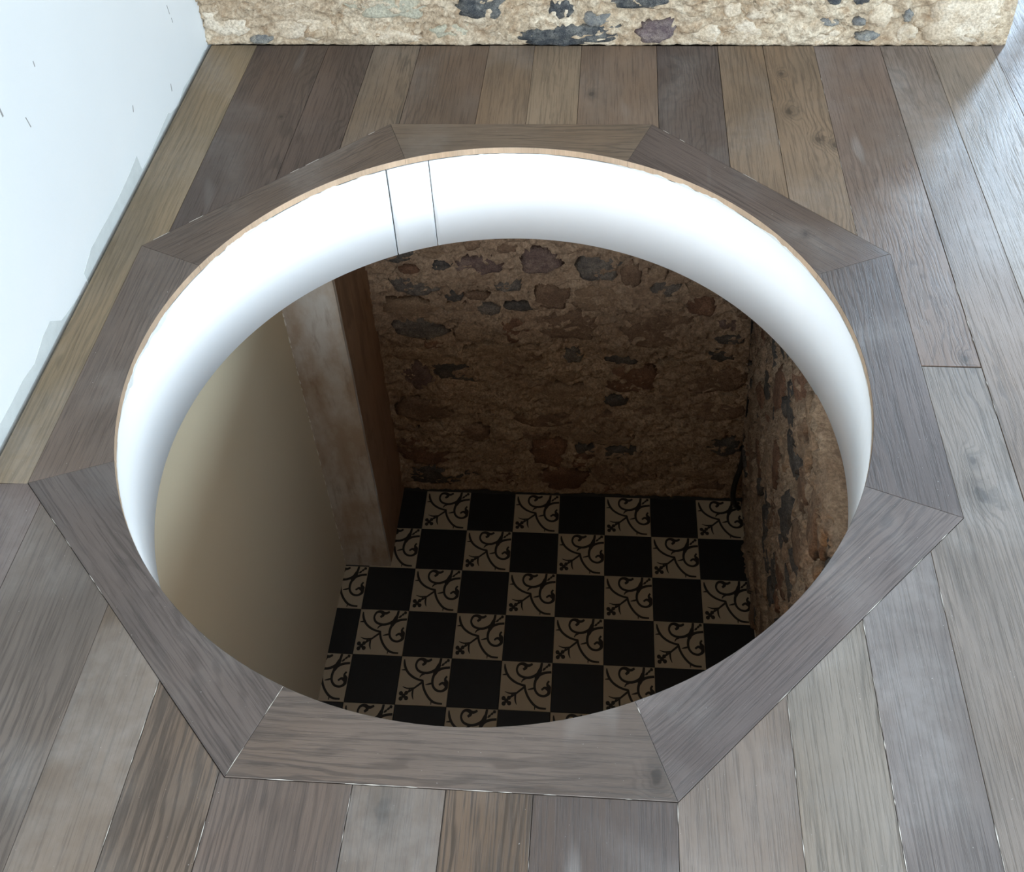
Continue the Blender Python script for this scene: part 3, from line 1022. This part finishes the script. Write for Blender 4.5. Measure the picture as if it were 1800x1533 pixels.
STROKES = [   # points in tile-drawing units with brush widths
    [(145, 80, 10), (150, 130, 22), (168, 185, 24), (205, 240, 22), (260, 285, 22), (320, 315, 20), (398, 338, 22)],
    [(118, 208, 6), (150, 205, 14), (180, 205, 16)],
    [(392, 330, 18), (400, 385, 22), (422, 445, 22), (460, 507, 22), (512, 562, 22), (572, 592, 20), (650, 600, 16)],
    [(512, 612, 5), (514, 585, 12), (522, 562, 16)],
    [(385, 355, 20), (325, 398, 18), (282, 430, 16), (232, 462, 16)],
    [(300, 418, 14), (255, 424, 16), (205, 422, 13), (152, 403, 6)],
    [(285, 425, 12), (278, 462, 18), (280, 508, 15), (294, 552, 6)],
    [(603, 66, 22), (590, 130, 26), (562, 188, 30), (510, 224, 26), (440, 244, 24), (372, 236, 22), (318, 206, 22), (294, 152, 20), (312, 98, 22), (352, 78, 26), (398, 92, 34), (405, 125, 30), (372, 150, 22)],
    [(385, 88, 30), (440, 102, 26), (488, 82, 20)],
    [(410, 248, 20), (372, 268, 16), (350, 298, 6)],
    [(720, 180, 22), (640, 188, 24), (572, 214, 28), (528, 268, 26), (512, 338, 24), (526, 402, 22), (570, 446, 22), (632, 456, 22), (682, 426, 30), (690, 372, 44), (668, 318, 22), (690, 284, 18)],
    [(690, 395, 34), (640, 362, 24), (596, 386, 18)],
    [(428, 382, 6), (470, 374, 16), (505, 366, 18)],
    [(588, 140, 34), (562, 200, 44), (530, 262, 34)],
    [(612, 160, 8), (632, 144, 22), (648, 130, 12), (664, 118, 22), (678, 106, 14), (692, 96, 32), (706, 84, 14)],
]
BLOBS = [(138, 480, 26), (202, 476, 24), (140, 540, 26), (206, 536, 26), (172, 508, 26), (240, 448, 16), (226, 462, 12)]


def patterned_tile():
    bm = bmesh.new()
    tile_base(bm, TS)
    zt = 0.00025
    lim = TS / 2 - 0.0022
    cl = lambda q: (max(-lim, min(lim, q[0])), max(-lim, min(lim, q[1])))
    for st in STROKES:
        c_ = catmull([Vector(q) for q in st])
        Lr = []
        for i, q in enumerate(c_):
            t_ = (c_[min(i + 1, len(c_) - 1)] - c_[max(i - 1, 0)])
            t_ = Vector((t_.x, t_.y)).normalized()
            nn = Vector((-t_.y, t_.x)) * (max(q.z, 4) * 0.64)
            a = cl(tuv((q.x + nn.x, q.y + nn.y)))
            b = cl(tuv((q.x - nn.x, q.y - nn.y)))
            Lr.append((bm.verts.new((*a, zt)), bm.verts.new((*b, zt))))
        for (a, b), (c2, d) in zip(Lr, Lr[1:]):
            f = bm.faces.new((a, b, d, c2))
            f.material_index = 1
    for x, y, r in BLOBS:
        vs = [bm.verts.new((*cl(tuv((x + r * cos(k * pi / 5), y - r * sin(k * pi / 5)))), zt + 0.00004)) for k in range(10)]
        bm.faces.new(vs).material_index = 1
    for f in bm.faces:
        if f.material_index == 1:
            f.normal_update()
            if f.normal.z < 0:
                f.normal_flip()
    me = bpy.data.meshes.new('tile')
    bm.to_mesh(me); bm.free()
    me.materials.append(M_cream); me.materials.append(M_ink)
    return me


me_pat = patterned_tile()
bm = bmesh.new(); tile_base(bm, TS)
me_blk = bpy.data.meshes.new('tile')
bm.to_mesh(me_blk); bm.free()
me_blk.materials.append(M_black)
for r in range(0, 10):
    for c in range(-1, 9):
        o = link('tile', me_pat if (c + r) % 2 else me_blk, floor2)
        o.location = (-0.7433 + TS * (c + 0.5), 0.7473 - TS * (r - 3 + 0.5), ZL + random.Random(r * 31 + c).uniform(-0.0004, 0.0003))

# slim dark post just past the end of the stone wall
post = link('metal_post', None)
post.location = (1.672, 1.665, 0)
tag(post, 'slim dark metal post on a foot plate past the end of the stone wall', 'post')
boxes('foot_plate', [(-0.022, 0.030, -0.022, 0.030, 0.0, 0.006)], M_frame, post, 0.0015)
boxes('shaft', [(-0.012, 0.020, -0.012, 0.020, 0.006, 2.6)], M_frame, post, 0.002)

# cable hanging down the cellar corner
M_cable = plain('black_cable', (0.012, 0.011, 0.011), 0.5, 0.4, 0.1)


def tube(name, pts, radii, mat, parent=None, seg=8):
    V, F = [], []
    for i, q in enumerate(pts):
        t = (Vector(pts[min(i + 1, len(pts) - 1)]) - Vector(pts[max(i - 1, 0)])).normalized()
        x = t.cross(Vector((0, 1, 0)))
        if x.length < 1e-3: x = t.cross(Vector((1, 0, 0)))
        x.normalize(); y = t.cross(x)
        for k in range(seg):
            a = 2 * pi * k / seg
            V.append(Vector(q) + (x * cos(a) + y * sin(a)) * radii[i])
    for i in range(len(pts) - 1):
        for k in range(seg):
            F.append([i * seg + k, i * seg + (k + 1) % seg, (i + 1) * seg + (k + 1) % seg, (i + 1) * seg + k])
    F.append(list(range(seg))[::-1])
    F.append([(len(pts) - 1) * seg + k for k in range(seg)])
    return mesh(name, V, F, mat, parent, smooth=True)


cable = link('wall_cable', None)
cable.location = (0.861, 1.325, ZL)
tag(cable, 'black cable hanging down the corner of the cellar stone walls', 'cable')
cp = [(0.775, 1.318, -0.325), (0.790, 1.322, -0.75), (0.806, 1.325, -1.146), (0.820, 1.325, -1.347), (0.834, 1.325, -1.544), (0.840, 1.325, -1.719), (0.847, 1.325, -1.865), (0.850, 1.325, -1.95)]
cp = [tuple(Vector(q) - cable.location) for q in catmull([Vector(q) for q in cp], 6)]
tube('cable_run', cp, [0.0042] * len(cp), M_cable, cable)
cs_ = [(0.849, 1.325, -1.90), (0.851, 1.324, -1.99), (0.850, 1.322, -2.057), (0.836, 1.318, -2.158), (0.834, 1.315, -2.252), (0.848, 1.312, -2.310), (0.868, 1.310, -2.340)]
cs_ = [tuple(Vector(q) - cable.location) for q in catmull([Vector(q) for q in cs_], 6)]
tube('cable_sleeve', cs_, [0.006 + 0.006 * min(1, i / 10) for i in range(len(cs_))], M_cable, cable)
